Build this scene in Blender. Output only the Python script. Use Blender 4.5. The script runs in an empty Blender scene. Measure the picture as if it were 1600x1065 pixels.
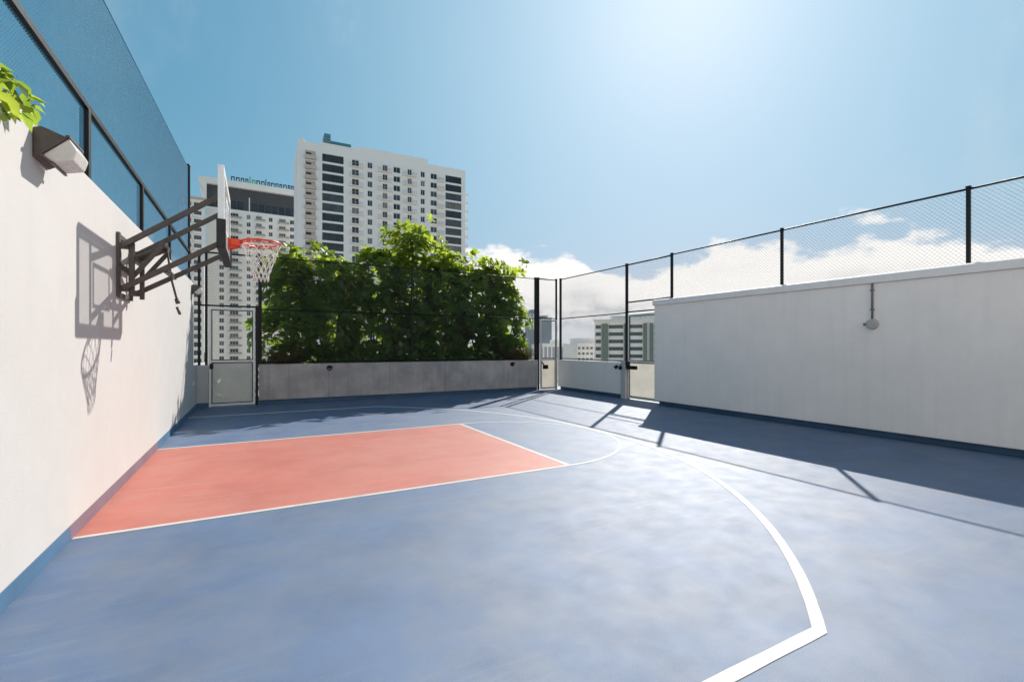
import bpy, bmesh, math, random
from mathutils import Vector, Matrix
random.seed(7)
R = math.radians
SC = bpy.context.scene
COL = SC.collection

# ------------------------------------------------------------------ camera
CX, CY, CZ = 1.37, 0.0, 1.62
F_PX, YAW = 735.0, math.atan(400 / 735.0)
cam_d = bpy.data.cameras.new('camera')
cam_d.sensor_width = 36.0
cam_d.lens = F_PX / 1600 * 36
cam_d.shift_y = 8.5 / 1600
cam_d.clip_start = 0.05
cam_d.clip_end = 20000
cam = bpy.data.objects.new('camera', cam_d)
cam.location = (CX, CY, CZ)
cam.rotation_euler = (R(90), 0, -YAW)
COL.objects.link(cam)
SC.camera = cam
S_, C_ = math.sin(YAW), math.cos(YAW)

# ------------------------------------------------------------------ light
SUN = Vector((.8125, .696, .80)).normalized()
SUN_EL = math.asin(SUN.z)
SUN_AZ = math.atan2(SUN.x, SUN.y)
sl = bpy.data.lights.new('sun', 'SUN')
sl.energy = 2.8
sl.angle = R(0.55)
sl.color = (1.0, .955, .89)
so = bpy.data.objects.new('sun', sl)
so.rotation_euler = SUN.to_track_quat('Z', 'Y').to_euler()
COL.objects.link(so)

W = bpy.data.worlds.new('World')
SC.world = W
W.use_nodes = True
nt = W.node_tree
nt.nodes.clear()
L = nt.links


def wn(t, **k):
    n = nt.nodes.new(t)
    for a, b in k.items():
        setattr(n, a, b)
    return n


def wm(op, a, b=None, c=None, clamp=False):
    n = wn('ShaderNodeMath', operation=op, use_clamp=clamp)
    for i, v in enumerate((a, b, c)):
        if v is None:
            continue
        if isinstance(v, (int, float)):
            n.inputs[i].default_value = v
        else:
            L.new(v, n.inputs[i])
    return n.outputs[0]


def wstep(v, lo, hi, a=0.0, b=1.0):
    n = wn('ShaderNodeMapRange', interpolation_type='SMOOTHSTEP')
    L.new(v, n.inputs[0])
    n.inputs[1].default_value = lo
    n.inputs[2].default_value = hi
    n.inputs[3].default_value = a
    n.inputs[4].default_value = b
    return n.outputs[0]


def wmix(f, a, b):
    n = wn('ShaderNodeMix', data_type='RGBA')
    for s, v in ((0, f), (6, a), (7, b)):
        if isinstance(v, (int, float)):
            n.inputs[s].default_value = v
        elif isinstance(v, tuple):
            n.inputs[s].default_value = v
        else:
            L.new(v, n.inputs[s])
    return n.outputs[2]


sky = wn('ShaderNodeTexSky', sky_type='NISHITA', sun_disc=False)
sky.sun_elevation = SUN_EL
sky.sun_rotation = SUN_AZ
sky.air_density = 1.0
sky.dust_density = 0.15
sky.ozone_density = 1.2
SKY_STRENGTH = .12
tc = wn('ShaderNodeTexCoord')
sep = wn('ShaderNodeSeparateXYZ')
L.new(tc.outputs['Generated'], sep.inputs[0])
dx, dy, dz = sep.outputs
rr = wm('SQRT', wm('ADD', wm('MULTIPLY', dx, dx), wm('MULTIPLY', dy, dy)))
ax, ay = wm('DIVIDE', dx, rr), wm('DIVIDE', dy, rr)
tz = wm('DIVIDE', dz, rr)


def wnoise(zs, scale, detail, rough, off=0.0):
    c = wn('ShaderNodeCombineXYZ')
    L.new(ax, c.inputs[0])
    L.new(wm('ADD', ay, off), c.inputs[1])
    L.new(wm('MULTIPLY', tz, zs), c.inputs[2])
    n = wn('ShaderNodeTexNoise')
    L.new(c.outputs[0], n.inputs['Vector'])
    n.inputs['Scale'].default_value = scale
    n.inputs['Detail'].default_value = detail
    n.inputs['Roughness'].default_value = rough
    return n.outputs['Fac']


n_big = wnoise(0.0, 2.6, 2, .5, 3.1)
n_body = wnoise(2.0, 5.5, 9, .56, 1.7)
n_fine = wnoise(2.0, 15.0, 6, .6, 5.2)
top = wm('MULTIPLY_ADD', wm('SUBTRACT', n_big, .5), .22, .185)
dens = wm('ADD', wm('MULTIPLY', wm('SUBTRACT', n_body, .5), 1.25),
          wm('MULTIPLY', wm('SUBTRACT', top, tz), 4.2))
dens = wm('ADD', dens, wm('MULTIPLY', wm('SUBTRACT', n_fine, .5), .18))
low = wstep(tz, .01, .075)
mask = wm('MULTIPLY', wstep(dens, -.01, .11), low)
core = wm('MULTIPLY', wstep(dens, .14, .62), wstep(tz, .21, .06))
core = wm('MULTIPLY', core, wstep(n_fine, .34, .60, 1.15, .35))
cl = wmix(core, (4.0, 3.92, 3.82, 1), (2.35, 2.4, 2.5, 1))
haze_band = wstep(tz, .20, -.01, 0.0, .92)


def vm(op, a, b):
    n = wn('ShaderNodeVectorMath', operation=op)
    for i, v in enumerate((a, b)):
        if isinstance(v, tuple):
            n.inputs[i].default_value = v
        else:
            L.new(v, n.inputs[i])
    return n.outputs[0]


# thin high veil: soft-shoulder response of the clear sky so that the glow round the sun stays a pale blue
veil = vm('DIVIDE', vm('MULTIPLY', sky.outputs[0], (.28, .94, 1.11)),
          vm('ADD', (1, 1, 1), vm('MULTIPLY', sky.outputs[0], (.02, .35, .34))))
sd = wn('ShaderNodeVectorMath', operation='DOT_PRODUCT')
L.new(tc.outputs['Generated'], sd.inputs[0])
sd.inputs[1].default_value = SUN
glow = wm('MULTIPLY', wm('POWER', wm('MAXIMUM', sd.outputs['Value'], 0.0), 6.0), 1.4)
glow = wm('ADD', glow, wm('MULTIPLY', wm('POWER', wm('MAXIMUM', sd.outputs['Value'], 0.0), 60.0), .45))
gv = wn('ShaderNodeCombineXYZ')
for i in range(3):
    L.new(glow, gv.inputs[i])
veil = vm('ADD', veil, gv.outputs[0])
sky_h = wmix(haze_band, veil, (2.55, 2.85, 3.0, 1))
# faint high cirrus streaks
cir = wnoise(.55, 3.2, 7, .62, 8.3)
cir2 = wnoise(1.6, 1.3, 3, .5, 2.2)
cirm = wm('MULTIPLY', wm('MULTIPLY', wstep(cir, .46, .80), wstep(cir2, .40, .62)), wstep(tz, .12, .40, 0.0, .42))
sky_h = wmix(cirm, sky_h, (3.3, 3.35, 3.4, 1))
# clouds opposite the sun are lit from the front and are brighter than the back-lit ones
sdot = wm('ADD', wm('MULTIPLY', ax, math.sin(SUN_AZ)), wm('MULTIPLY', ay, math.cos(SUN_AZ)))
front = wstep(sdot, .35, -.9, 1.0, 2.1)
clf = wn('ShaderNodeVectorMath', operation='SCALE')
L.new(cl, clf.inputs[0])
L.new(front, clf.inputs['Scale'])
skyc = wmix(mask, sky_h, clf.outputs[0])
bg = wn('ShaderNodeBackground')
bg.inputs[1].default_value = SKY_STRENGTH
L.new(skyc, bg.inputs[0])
wo = wn('ShaderNodeOutputWorld')
L.new(bg.outputs[0], wo.inputs[0])

SC.view_settings.view_transform = 'Standard'
SC.view_settings.look = 'None'
SC.view_settings.gamma = 1
SC.view_settings.exposure = 1.12
SC.view_settings.use_curve_mapping = False

# ------------------------------------------------------------------ materials
MATS = {}


def mat(name, base, rough=.6, var=.12, scale=3.0, spec=.5, metal=0.0, bump=0.0, bscale=60.0,
        dark=None, dscale=.7, damt=.0, streak=0.0, transl=0.0, tcol=None, rvar=.07, scuff=None, grain=0.0):
    """procedural surface: two noise layers of tint, optional stain colour, streaks, fine relief"""
    m = bpy.data.materials.new(name)
    m.use_nodes = True
    t = m.node_tree
    b = t.nodes['Principled BSDF']
    g = t.nodes.new('ShaderNodeNewGeometry')

    def noise(sc, det=5, vec=None, ro=.55):
        n = t.nodes.new('ShaderNodeTexNoise')
        n.inputs['Scale'].default_value = sc
        n.inputs['Detail'].default_value = det
        n.inputs['Roughness'].default_value = ro
        t.links.new(vec or g.outputs['Position'], n.inputs['Vector'])
        return n.outputs['Fac']

    def ramp(v, lo, hi, a, c):
        n = t.nodes.new('ShaderNodeMapRange')
        t.links.new(v, n.inputs[0])
        for i, x in enumerate((lo, hi, a, c)):
            n.inputs[i + 1].default_value = x
        return n.outputs[0]

    def mix(f, a, c, mode='MIX'):
        n = t.nodes.new('ShaderNodeMix')
        n.data_type = 'RGBA'
        n.blend_type = mode
        for s, v in ((0, f), (6, a), (7, c)):
            if isinstance(v, (tuple, list)):
                n.inputs[s].default_value = tuple(v) + (1,) if len(v) == 3 else v
            elif isinstance(v, (int, float)):
                n.inputs[s].default_value = v
            else:
                t.links.new(v, n.inputs[s])
        return n.outputs[2]
    lo = tuple(x * (1 - var) for x in base)
    hi = tuple(min(1, x * (1 + var)) for x in base)
    c = mix(ramp(noise(scale, 6), .32, .68, 0, 1), lo, hi)
    if dark is not None:
        c = mix(ramp(noise(dscale, 9, ro=.68), .42, .68, 0, damt), c, dark)
    if scuff is not None:
        # rubbed patches and dragged marks in two directions
        for ang, sc in ((.5, (1.1, 9, 1)), (1.35, (.9, 13, 1))):
            mp = t.nodes.new('ShaderNodeMapping')
            mp.inputs['Rotation'].default_value = (0, 0, ang)
            mp.inputs['Scale'].default_value = sc
            t.links.new(g.outputs['Position'], mp.inputs[0])
            f1 = ramp(noise(1.0, 8, mp.outputs[0], .68), .54, .74, 0, .55)
            f2 = ramp(noise(.45, 3), .40, .62, 0, 1)
            mu = t.nodes.new('ShaderNodeMath')
            mu.operation = 'MULTIPLY'
            mu.use_clamp = True
            t.links.new(f1, mu.inputs[0])
            t.links.new(f2, mu.inputs[1])
            c = mix(mu.outputs[0], c, scuff)
    if grain:
        gr = ramp(noise(150, 3, ro=.75), .3, .7, 1 - grain, 1 + grain)
        vmn = t.nodes.new('ShaderNodeVectorMath')
        vmn.operation = 'SCALE'
        t.links.new(c, vmn.inputs[0])
        t.links.new(gr, vmn.inputs['Scale'])
        c = vmn.outputs[0]
    if streak:
        mp = t.nodes.new('ShaderNodeMapping')
        mp.inputs['Scale'].default_value = (5, 5, .25)
        t.links.new(g.outputs['Position'], mp.inputs[0])
        c = mix(ramp(noise(1.6, 5, mp.outputs[0]), .50, .78, 0, streak), c, tuple(x * .55 for x in base))
    t.links.new(c, b.inputs['Base Color'])
    b.inputs['Metallic'].default_value = metal
    b.inputs['Specular IOR Level'].default_value = spec
    t.links.new(ramp(noise(scale * 2.3, 4), .3, .7, max(.03, rough - rvar), min(1, rough + rvar)), b.inputs['Roughness'])
    if bump:
        bn = t.nodes.new('ShaderNodeBump')
        bn.inputs['Strength'].default_value = bump
        bn.inputs['Distance'].default_value = .01
        t.links.new(noise(bscale, 4), bn.inputs['Height'])
        t.links.new(bn.outputs[0], b.inputs['Normal'])
    if transl:
        tr = t.nodes.new('ShaderNodeBsdfTranslucent')
        if tcol:
            tr.inputs[0].default_value = tuple(tcol) + (1,)
        else:
            t.links.new(c, tr.inputs[0])
        ms = t.nodes.new('ShaderNodeMixShader')
        ms.inputs[0].default_value = transl
        t.links.new(b.outputs[0], ms.inputs[1])
        t.links.new(tr.outputs[0], ms.inputs[2])
        t.links.new(ms.outputs[0], t.nodes['Material Output'].inputs[0])
    MATS[name] = m
    return m


def glass(name, tint=(.9, .95, .95), amount=.75):
    m = bpy.data.materials.new(name)
    m.use_nodes = True
    t = m.node_tree
    b = t.nodes['Principled BSDF']
    b.inputs['Base Color'].default_value = tint + (1,)
    b.inputs['Roughness'].default_value = .06
    tr = t.nodes.new('ShaderNodeBsdfTransparent')
    ms = t.nodes.new('ShaderNodeMixShader')
    ms.inputs[0].default_value = amount
    t.links.new(b.outputs[0], ms.inputs[1])
    t.links.new(tr.outputs[0], ms.inputs[2])
    t.links.new(ms.outputs[0], t.nodes['Material Output'].inputs[0])
    MATS[name] = m


mat('court_blue', (.068, .118, .215), .60, .14, 1.7, rvar=.04, spec=.68, bump=.3, bscale=280, dark=(.125, .152, .20), dscale=1.3, damt=.8, scuff=(.175, .195, .235), grain=.22)
mat('court_blue_edge', (.048, .12, .215), .6, .12, 2.0, bump=.2, bscale=200)
mat('court_red_edge', (.17, .11, .145), .6, .12, 2.0, bump=.2, bscale=200)
mat('court_red', (.43, .125, .092), .6, .10, 1.3, rvar=.03, spec=.55, bump=.3, bscale=280, dark=(.46, .18, .135), dscale=1.0, damt=.8, scuff=(.48, .27, .225), grain=.16)
mat('court_white', (.57, .545, .505), .62, .10, 5, bump=.3, bscale=170, dark=(.36, .36, .36), dscale=5, damt=.7, scuff=(.24, .26, .30), grain=.2)
mat('stucco_dimmed', (.525, .50, .48), .75, .025, 2.2, spec=.3, bump=.28, bscale=120, dark=(.485, .45, .42), dscale=.8, damt=.35, streak=.05)  # white stucco with its colour dimmed to offset the strong sun
mat('stucco_lightened', (.90, .83, .765), .75, .03, 2.2, spec=.3, bump=.28, bscale=120, dark=(.83, .765, .70), dscale=.6, damt=.5, streak=.12)  # same white stucco, colour lightened to stand in for fill on the shaded wall
mat('coping_paint', (.80, .765, .73), .7, .05, 3, spec=.3, bump=.2, bscale=100, streak=.22)
mat('concrete', (.50, .435, .40), .8, .16, 2.3, spec=.3, bump=.4, bscale=70, dark=(.30, .27, .26), dscale=.9, damt=.8, streak=.5)
mat('soil', (.07, .05, .035), .95, .3, 9, spec=.1, bump=.6, bscale=20)
mat('black_metal', (.008, .008, .009), .5, .2, 8, spec=.3)
mat('fence_wire', (.07, .072, .075), .5, .1, 8)
mat('net_cord', (.015, .16, .28), .7, .1, 8)
mat('alu_frame', (.80, .765, .71), .42, .06, 6)
mat('gate_panel', (.83, .79, .72), .6, .05, 2.5, transl=.62)
mat('bronze_paint', (.085, .066, .052), .5, .18, 14)
mat('hoop_steel', (.085, .07, .058), .5, .2, 12)
mat('lens_plastic', (.74, .71, .67), .3, .05, 9, transl=.25)
mat('board_white', (.82, .82, .80), .35, .03, 7)
mat('rim_orange', (.72, .055, .012), .4, .06, 9)
mat('net_white', (.82, .80, .76), .8, .04, 30, transl=.2)
mat('pad_black', (.010, .010, .011), .55, .2, 9)
glass('clear_glass')
mat('conduit_grey', (.16, .15, .14), .5, .1, 9)
mat('box_grey', (.40, .39, .38), .5, .06, 9)
mat('leaf', (.055, .095, .022), .42, .5, 2.2, transl=.55, tcol=(.36, .50, .045))
mat('leaf_young', (.12, .18, .03), .42, .35, 3.0, transl=.55, tcol=(.52, .62, .06))
mat('leaf_dry', (.22, .16, .07), .6, .3, 4.0, transl=.3)
mat('bark', (.12, .09, .065), .85, .3, 14, bump=.5, bscale=60)
mat('tower_white', (.88, .82, .765), .75, .03, .12, spec=.3, dark=(.78, .74, .70), dscale=.05, damt=.5)
mat('tower_tan', (.55, .47, .41), .8, .06, .3, spec=.3)
mat('tower_cream', (.80, .765, .71), .75, .04, .12, spec=.3, dark=(.72, .69, .64), dscale=.05, damt=.5)
mat('tower_grey', (.34, .35, .38), .7, .06, .1, spec=.3)
mat('dark_cladding', (.052, .052, .057), .5, .12, .2)
mat('window_glass', (.028, .032, .038), .16, .35, .35)
mat('window_curtain', (.17, .165, .155), .4, .3, .5)
mat('window_blue', (.06, .07, .085), .2, .3, .4)
mat('window_green', (.055, .075, .065), .2, .3, .3)
mat('railing_grey', (.30, .30, .30), .5, .1, 1)
mat('roof_teal', (.05, .17, .20), .5, .1, .4)
mat('sign_dark', (.03, .035, .06), .5, .1, 2)
mat('sign_green', (.16, .34, .05), .5, .1, 2)
mat('green_facade', (.17, .20, .165), .6, .08, .2)
mat('city_ground', (.42, .40, .37), .9, .3, .02, spec=.2, dark=(.20, .20, .15), dscale=.006, damt=.6)
mat('roof_gravel', (.36, .35, .33), .9, .1, 2, spec=.2)
mat('far_leaf', (.045, .075, .03), .8, .4, .05, spec=.2)


# ------------------------------------------------------------------ mesh builder
class MB:
    def __init__(s):
        s.v, s.f, s.m, s.sm = [], [], [], []

    def add(s, vs, fs, mi=0, smooth=False):
        o = len(s.v)
        s.v += [tuple(p) for p in vs]
        s.f += [tuple(i + o for i in f) for f in fs]
        s.m += [mi] * len(fs)
        s.sm += [smooth] * len(fs)
        return s

    def box(s, a, b, mi=0):
        x0, y0, z0 = (min(a[i], b[i]) for i in range(3))
        x1, y1, z1 = (max(a[i], b[i]) for i in range(3))
        return s.add([(x0, y0, z0), (x1, y0, z0), (x1, y1, z0), (x0, y1, z0), (x0, y0, z1), (x1, y0, z1), (x1, y1, z1), (x0, y1, z1)],
                     [(0, 3, 2, 1), (4, 5, 6, 7), (0, 1, 5, 4), (1, 2, 6, 5), (2, 3, 7, 6), (3, 0, 4, 7)], mi)

    def bar(s, p, q, w, h=None, mi=0, up=(0, 0, 1)):
        """rectangular bar from p to q"""
        p, q = Vector(p), Vector(q)
        h = h or w
        d = (q - p).normalized()
        u = Vector(up)
        if abs(d.dot(u)) > .98:
            u = Vector((0, 1, 0))
        a = d.cross(u).normalized() * (w / 2)
        b = a.cross(d).normalized() * (h / 2)
        vs = []
        for c in (p, q):
            vs += [c - a - b, c + a - b, c + a + b, c - a + b]
        return s.add(vs, [(3, 2, 1, 0), (4, 5, 6, 7), (0, 1, 5, 4), (1, 2, 6, 5), (2, 3, 7, 6), (3, 0, 4, 7)], mi)

    def tube(s, pts, r, n=8, mi=0, cap=True, r2=None):
        pts = [Vector(p) for p in pts]
        rings = []
        k = len(pts)
        prev = None
        for i, p in enumerate(pts):
            d = (pts[min(i + 1, k - 1)] - pts[max(i - 1, 0)]).normalized()
            if prev is None:
                u = Vector((0, 0, 1)) if abs(d.z) < .95 else Vector((1, 0, 0))
                a = d.cross(u).normalized()
            else:
                a = (prev - d * prev.dot(d)).normalized()
            prev = a
            b = d.cross(a)
            rad = r if r2 is None else r + (r2 - r) * i / max(1, k - 1)
            rings.append([p + (a * math.cos(2 * math.pi * j / n) + b * math.sin(2 * math.pi * j / n)) * rad for j in range(n)])
        vs = [v for rg in rings for v in rg]
        fs = []
        for i in range(k - 1):
            for j in range(n):
                fs.append((i * n + j, i * n + (j + 1) % n, (i + 1) * n + (j + 1) % n, (i + 1) * n + j))
        s.add(vs, fs, mi, n > 4)
        if cap and n > 2:
            o = len(s.v) - len(vs)
            s.f += [tuple(o + j for j in reversed(range(n))), tuple(o + (k - 1) * n + j for j in range(n))]
            s.m += [mi, mi]
            s.sm += [False, False]
        return s

    def build(s, name, mats, parent=None, label=None, cat=None, group=None, kind=None, bevel=0):
        me = bpy.data.meshes.new(name)
        me.from_pydata(s.v, [], s.f)
        for m in ([mats] if isinstance(mats, str) else mats):
            me.materials.append(MATS[m])
        me.polygons.foreach_set('material_index', s.m)
        me.polygons.foreach_set('use_smooth', s.sm)
        me.update()
        return link(me, name, parent, label, cat, group, kind, bevel)


def link(me, name, parent=None, label=None, cat=None, group=None, kind=None, bevel=0):
    o = bpy.data.objects.new(name, me)
    COL.objects.link(o)
    if parent is not None:
        o.parent = parent
    tag(o, label, cat, group, kind)
    if bevel:
        b = o.modifiers.new('bevel', 'BEVEL')
        b.width = bevel
        b.segments = 2
        b.limit_method = 'ANGLE'
    return o


def tag(o, label=None, cat=None, group=None, kind=None):
    for k, v in (('label', label), ('category', cat), ('group', group), ('kind', kind)):
        if v:
            o[k] = v
    return o


def thing(name, label, cat, loc=(0, 0, 0), rz=0, group=None):
    o = bpy.data.objects.new(name, None)
    COL.objects.link(o)
    o.location = loc
    o.rotation_euler = (0, 0, rz)
    o.empty_display_size = .1
    return tag(o, label, cat, group)


def place(o, parent, loc, rz=0):
    """copy of a part under a parent, sharing its mesh"""
    c = o.copy()
    COL.objects.link(c)
    c.parent = parent
    c.location = loc
    c.rotation_euler = (0, 0, rz)
    return c


def wire_mesh(o, u, w0, w1, v0, v1, pitch, wire, slope=1.0, top=None):
    """diamond wire mesh in the vertical plane through o along unit vector u (w0..w1 along, v0..v1 up)"""
    m = MB()
    o, u = Vector(o), Vector(u)
    nrm = u.cross(Vector((0, 0, 1)))
    hgt = v1 - v0
    if top is None:
        top = lambda w: v1
    for sgn in (1, -1):
        k = w0 - hgt / slope
        while k < w1 + hgt / slope:
            # line: w = k + t/slope*sgn.. from v0 up
            a_w, b_w = (k, k + hgt / slope) if sgn > 0 else (k, k - hgt / slope)
            pts = []
            ts = [0.0, 1.0]
            for e in (w0, w1):
                t = (e - a_w) / (b_w - a_w)
                ts.append(t)
            lo = max(0.0, min(ts[2], ts[3]))
            hi = min(1.0, max(ts[2], ts[3]))
            if hi - lo > .01:
                # clip at a sloping upper edge
                def P(t):
                    return a_w + (b_w - a_w) * t, v0 + hgt * t
                for _ in range(12):
                    w, v = P(hi)
                    if v <= top(w) + 1e-3:
                        break
                    hi -= (v - top(w)) / hgt * .8 + 1e-4
                if hi - lo > .01:
                    off = nrm * (wire * .5 * sgn)
                    p0 = o + u * P(lo)[0] + Vector((0, 0, P(lo)[1])) + off
                    p1 = o + u * P(hi)[0] + Vector((0, 0, P(hi)[1])) + off
                    m.tube([p0, p1], wire / 2, 3, cap=False)
            k += pitch
    return m


# ------------------------------------------------------------------ ground and court
XR, YB, YN = 11.12, 14.88, -1.8       # right wall face, back line, near end (behind the camera)
m = MB()
m.add([(-9000, -9000, -30), (9000, -9000, -30), (9000, 9000, -30), (-9000, 9000, -30)], [(0, 1, 2, 3)])
m.build('ground', 'city_ground', kind='structure')
m = MB()
m.box((-.6, YN - .3, -30.0), (13.2, 17.6, -.02))
m.build('roof_deck', 'tower_cream', kind='structure')
m = MB()
nx, ny = 24, 44
vs = [(-.02 + 13.1 * i / nx, YN + (17.5 - YN) * j / ny, 0) for j in range(ny + 1) for i in range(nx + 1)]
fs = [(j * (nx + 1) + i, j * (nx + 1) + i + 1, (j + 1) * (nx + 1) + i + 1, (j + 1) * (nx + 1) + i) for j in range(ny) for i in range(nx)]
m.add(vs, fs)
floor = m.build('court_floor', 'court_blue', kind='structure')

KX, K0, K1, LW = 5.12, 5.26, 9.16, .055
KC = (K0 + K1) / 2
m = MB()
m.add([(.004, K0 + LW / 2, .0018), (KX - LW / 2, K0 + LW / 2, .0018), (KX - LW / 2, K1 - LW / 2, .0018), (.004, K1 - LW / 2, .0018)], [(0, 1, 2, 3)])
m.build('key_paint', 'court_red', floor)


def stripe(name, pts, w=LW, z=.0036):
    m = MB()
    vs = []
    dense = []
    for a, b in zip(pts[:-1], pts[1:]):
        k = max(1, int((Vector(b) - Vector(a)).length / .12))
        dense += [tuple(Vector(a).lerp(Vector(b), q / k)) for q in range(k)]
    pts = dense + [tuple(pts[-1])]
    w0 = w
    jit = random.Random(len(pts))
    n = len(pts)
    for i, p in enumerate(pts):
        w = w0 * (1 + jit.uniform(-.05, .05))
        p = Vector(p)
        a = Vector(pts[max(0, i - 1)])
        b = Vector(pts[min(n - 1, i + 1)])
        if 0 < i < n - 1:
            d1, d2 = (p - a).normalized(), (b - p).normalized()
            t = (d1 + d2).normalized()
            k = 1 / max(.4, t.dot(d1))
        else:
            t, k = (b - a).normalized(), 1
        nn = Vector((-t.y, t.x)) * (w / 2 * k)
        vs += [(p.x + nn.x, p.y + nn.y, z), (p.x - nn.x, p.y - nn.y, z)]
    k = len(vs)
    vs += [(x, y, .0005) for x, y, _ in vs]
    fs = []
    for i in range(n - 1):
        a = 2 * i
        fs += [(a + 1, a + 3, a + 2, a), (a, a + 2, a + 2 + k, a + k), (a + 3, a + 1, a + 1 + k, a + 3 + k)]
    m.add(vs, fs)
    return m.build(name, 'court_white', floor)


stripe('key_side_line', [(.004, K0), (KX + LW / 2, K0)])
stripe('key_side_line', [(.004, K1), (KX + LW / 2, K1)])
stripe('free_throw_line', [(KX, K0 + LW / 2 + .001), (KX, K1 - LW / 2 - .001)], .06)
pts = [(KX + LW / 2 + .002 + math.cos(a) * (KC - K0 + .0), KC + math.sin(a) * (KC - K0)) for a in [R(-90 + 180 * i / 48) for i in range(49)]]
stripe('free_throw_arc', pts, .05)
AX, AR = .24, 6.93
a0 = math.asin((KC - 1.52) / AR)
pts = [(0.004, 1.52)] + [(AX + AR * math.cos(a), KC + AR * math.sin(a)) for a in [-a0 + 2 * a0 * i / 90 for i in range(91)]] + [(0.004, 2 * KC - 1.52)]
stripe('three_point_line', pts, .075)

# ------------------------------------------------------------------ left wall
WT = 3.2
lw = thing('boundary_wall', 'tall sunlit white stucco wall carrying the basketball hoop', 'wall', (0, 4, 0))
lw.location = (0, 0, 0)
m = MB()
m.box((-.24, YN, -.01), (0, 14.12, WT))
m.build('wall_body', 'stucco_dimmed', lw, bevel=.012)
m = MB()
m.box((-.24, 14.122, -.01), (0, 17.4, 1.12))
m.build('low_end', 'stucco_dimmed', lw)
for nm, y0, y1, mt in (('skirting', YN, K0 - .05, 'court_blue_edge'), ('skirting', K0 - .048, K1 + .05, 'court_red_edge'), ('skirting', K1 + .052, 14.86, 'court_blue_edge')):
    m = MB()
    m.add([(.002, y0, .12), (.006, y0, .118), (.012, y0, .002), (.002, y0, .002), (.002, y1, .12), (.006, y1, .118), (.012, y1, .002), (.002, y1, .002)],
          [(0, 4, 5, 1), (1, 5, 6, 2), (0, 1, 2, 3), (7, 6, 5, 4)])
    m.build(nm, mt, lw)

# back parapet between the left wall and the gate
bp = thing('parapet', 'short low white parapet in the shaded corner beside the gate', 'wall', (0.1, YB, 0))
m = MB()
m.box((-.098, 0, -.01), (.16, .2, 1.12))
m.build('parapet_body', 'stucco_dimmed', bp)
m = MB()
m.box((-.098, -.012, .002), (.16, -.001, .12))
m.build('skirting', 'court_blue_edge', bp)

# ------------------------------------------------------------------ planter
PX0, PX1, PT = 1.44, 10.58, 1.12
pl = thing('planter', 'long raised grey concrete planter along the back of the court', 'planter', ((PX0 + PX1) / 2, YB, 0))
hw = (PX1 - PX0) / 2
m = MB()
m.box((-hw + .01, .10, -.01), (hw - .01, .2, PT - .02))
m.box((-hw + .01, 2.3, -.01), (hw - .01, 2.48, PT - .02))
m.box((-hw + .01, .2, -.01), (-hw + .2, 2.3, PT - .02))
m.box((hw - .2, .2, -.01), (hw - .01, 2.3, PT - .02))
m.build('planter_walls', 'concrete', pl)
nb = 5
for i in range(nb):
    a = -hw + (2 * hw) * i / nb + .0025
    b = -hw + (2 * hw) * (i + 1) / nb - .0025
    m = MB()
    m.box((a, -.003 * (i % 2), .12), (b, .098, PT))
    m.build('concrete_panel', 'concrete', pl, bevel=.003)
m = MB()
m.box((-hw, .088, .002), (hw, .099, .119))
m.build('skirting', 'court_blue_edge', pl)
m = MB()
for i in range(30):
    for j in range(6):
        pass
gx, gy = 40, 10
vs = [(-hw + .2 + (2 * hw - .4) * i / gx, .2 + 2.1 * j / gy, PT - .14 + random.uniform(-.03, .05)) for j in range(gy + 1) for i in range(gx + 1)]
fs = [(j * (gx + 1) + i, j * (gx + 1) + i + 1, (j + 1) * (gx + 1) + i + 1, (j + 1) * (gx + 1) + i) for j in range(gy) for i in range(gx)]
m.add(vs, fs, 0, True)
m.build('soil', 'soil', pl, kind='stuff')


# ------------------------------------------------------------------ chain-link fences
def fence(name, label, o, u, length, z_base, z_top, posts, rails, pitch=.075, wire=.0034, post_w=.07, z_mesh=None, post_base=None, group=None, rail_w=.045, shared=(), slim=1.0):
    t = thing(name, label, 'fence', o, 0, group)
    U = Vector(u)
    for i, p in enumerate(posts):
        if p in shared:
            continue
        q = U * p
        zb = z_base if post_base is None else post_base
        pw = post_w * (slim if 0 < i < len(posts) - 1 else 1)
        mm = MB().bar((q.x, q.y, zb), (q.x, q.y, z_top + .02), pw, pw)
        ob = mm.build('post', 'black_metal', t, bevel=.006)
        c = MB().bar((q.x, q.y, z_top + .021), (q.x, q.y, z_top + .045), pw * 1.15, pw * 1.15)
        c.build('cap', 'black_metal', ob)
    ps = sorted(posts)
    for z in rails:
        for a, b in zip(ps[:-1], ps[1:]):
            p, q = U * (a + post_w / 2), U * (b - post_w / 2)
            MB().tube([(p.x, p.y, z), (q.x, q.y, z)], rail_w / 2, 8).build('rail', 'black_metal', t)
    for a, b in zip(ps[:-1], ps[1:]):
        wire_mesh((0, 0, 0), U, a + post_w / 2, b - post_w / 2, (z_mesh or z_base), z_top, pitch, wire).build('wire_mesh', 'fence_wire', t, kind='stuff')
    return t


FT_ = 4.14
fence('planter_fence', 'black wire mesh fence standing on the concrete planter in front of the shrubs', (PX0 + .03, YB + .1, 0), (1, 0, 0), 9.1,
      PT, FT_, [0, 4.35, 9.06], [FT_, 2.66, PT + .05], post_w=.09, slim=.55, rail_w=.034)
fence('gate_fence', 'black wire mesh fence above the shaded gate beside the tall wall', (.20, YB + .1, 0), (1, 0, 0), 1.2, .0, FT_, [-.16, .0, 1.262],
      [FT_, 2.72], z_mesh=2.74, post_w=.06, shared=(1.262,))
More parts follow.
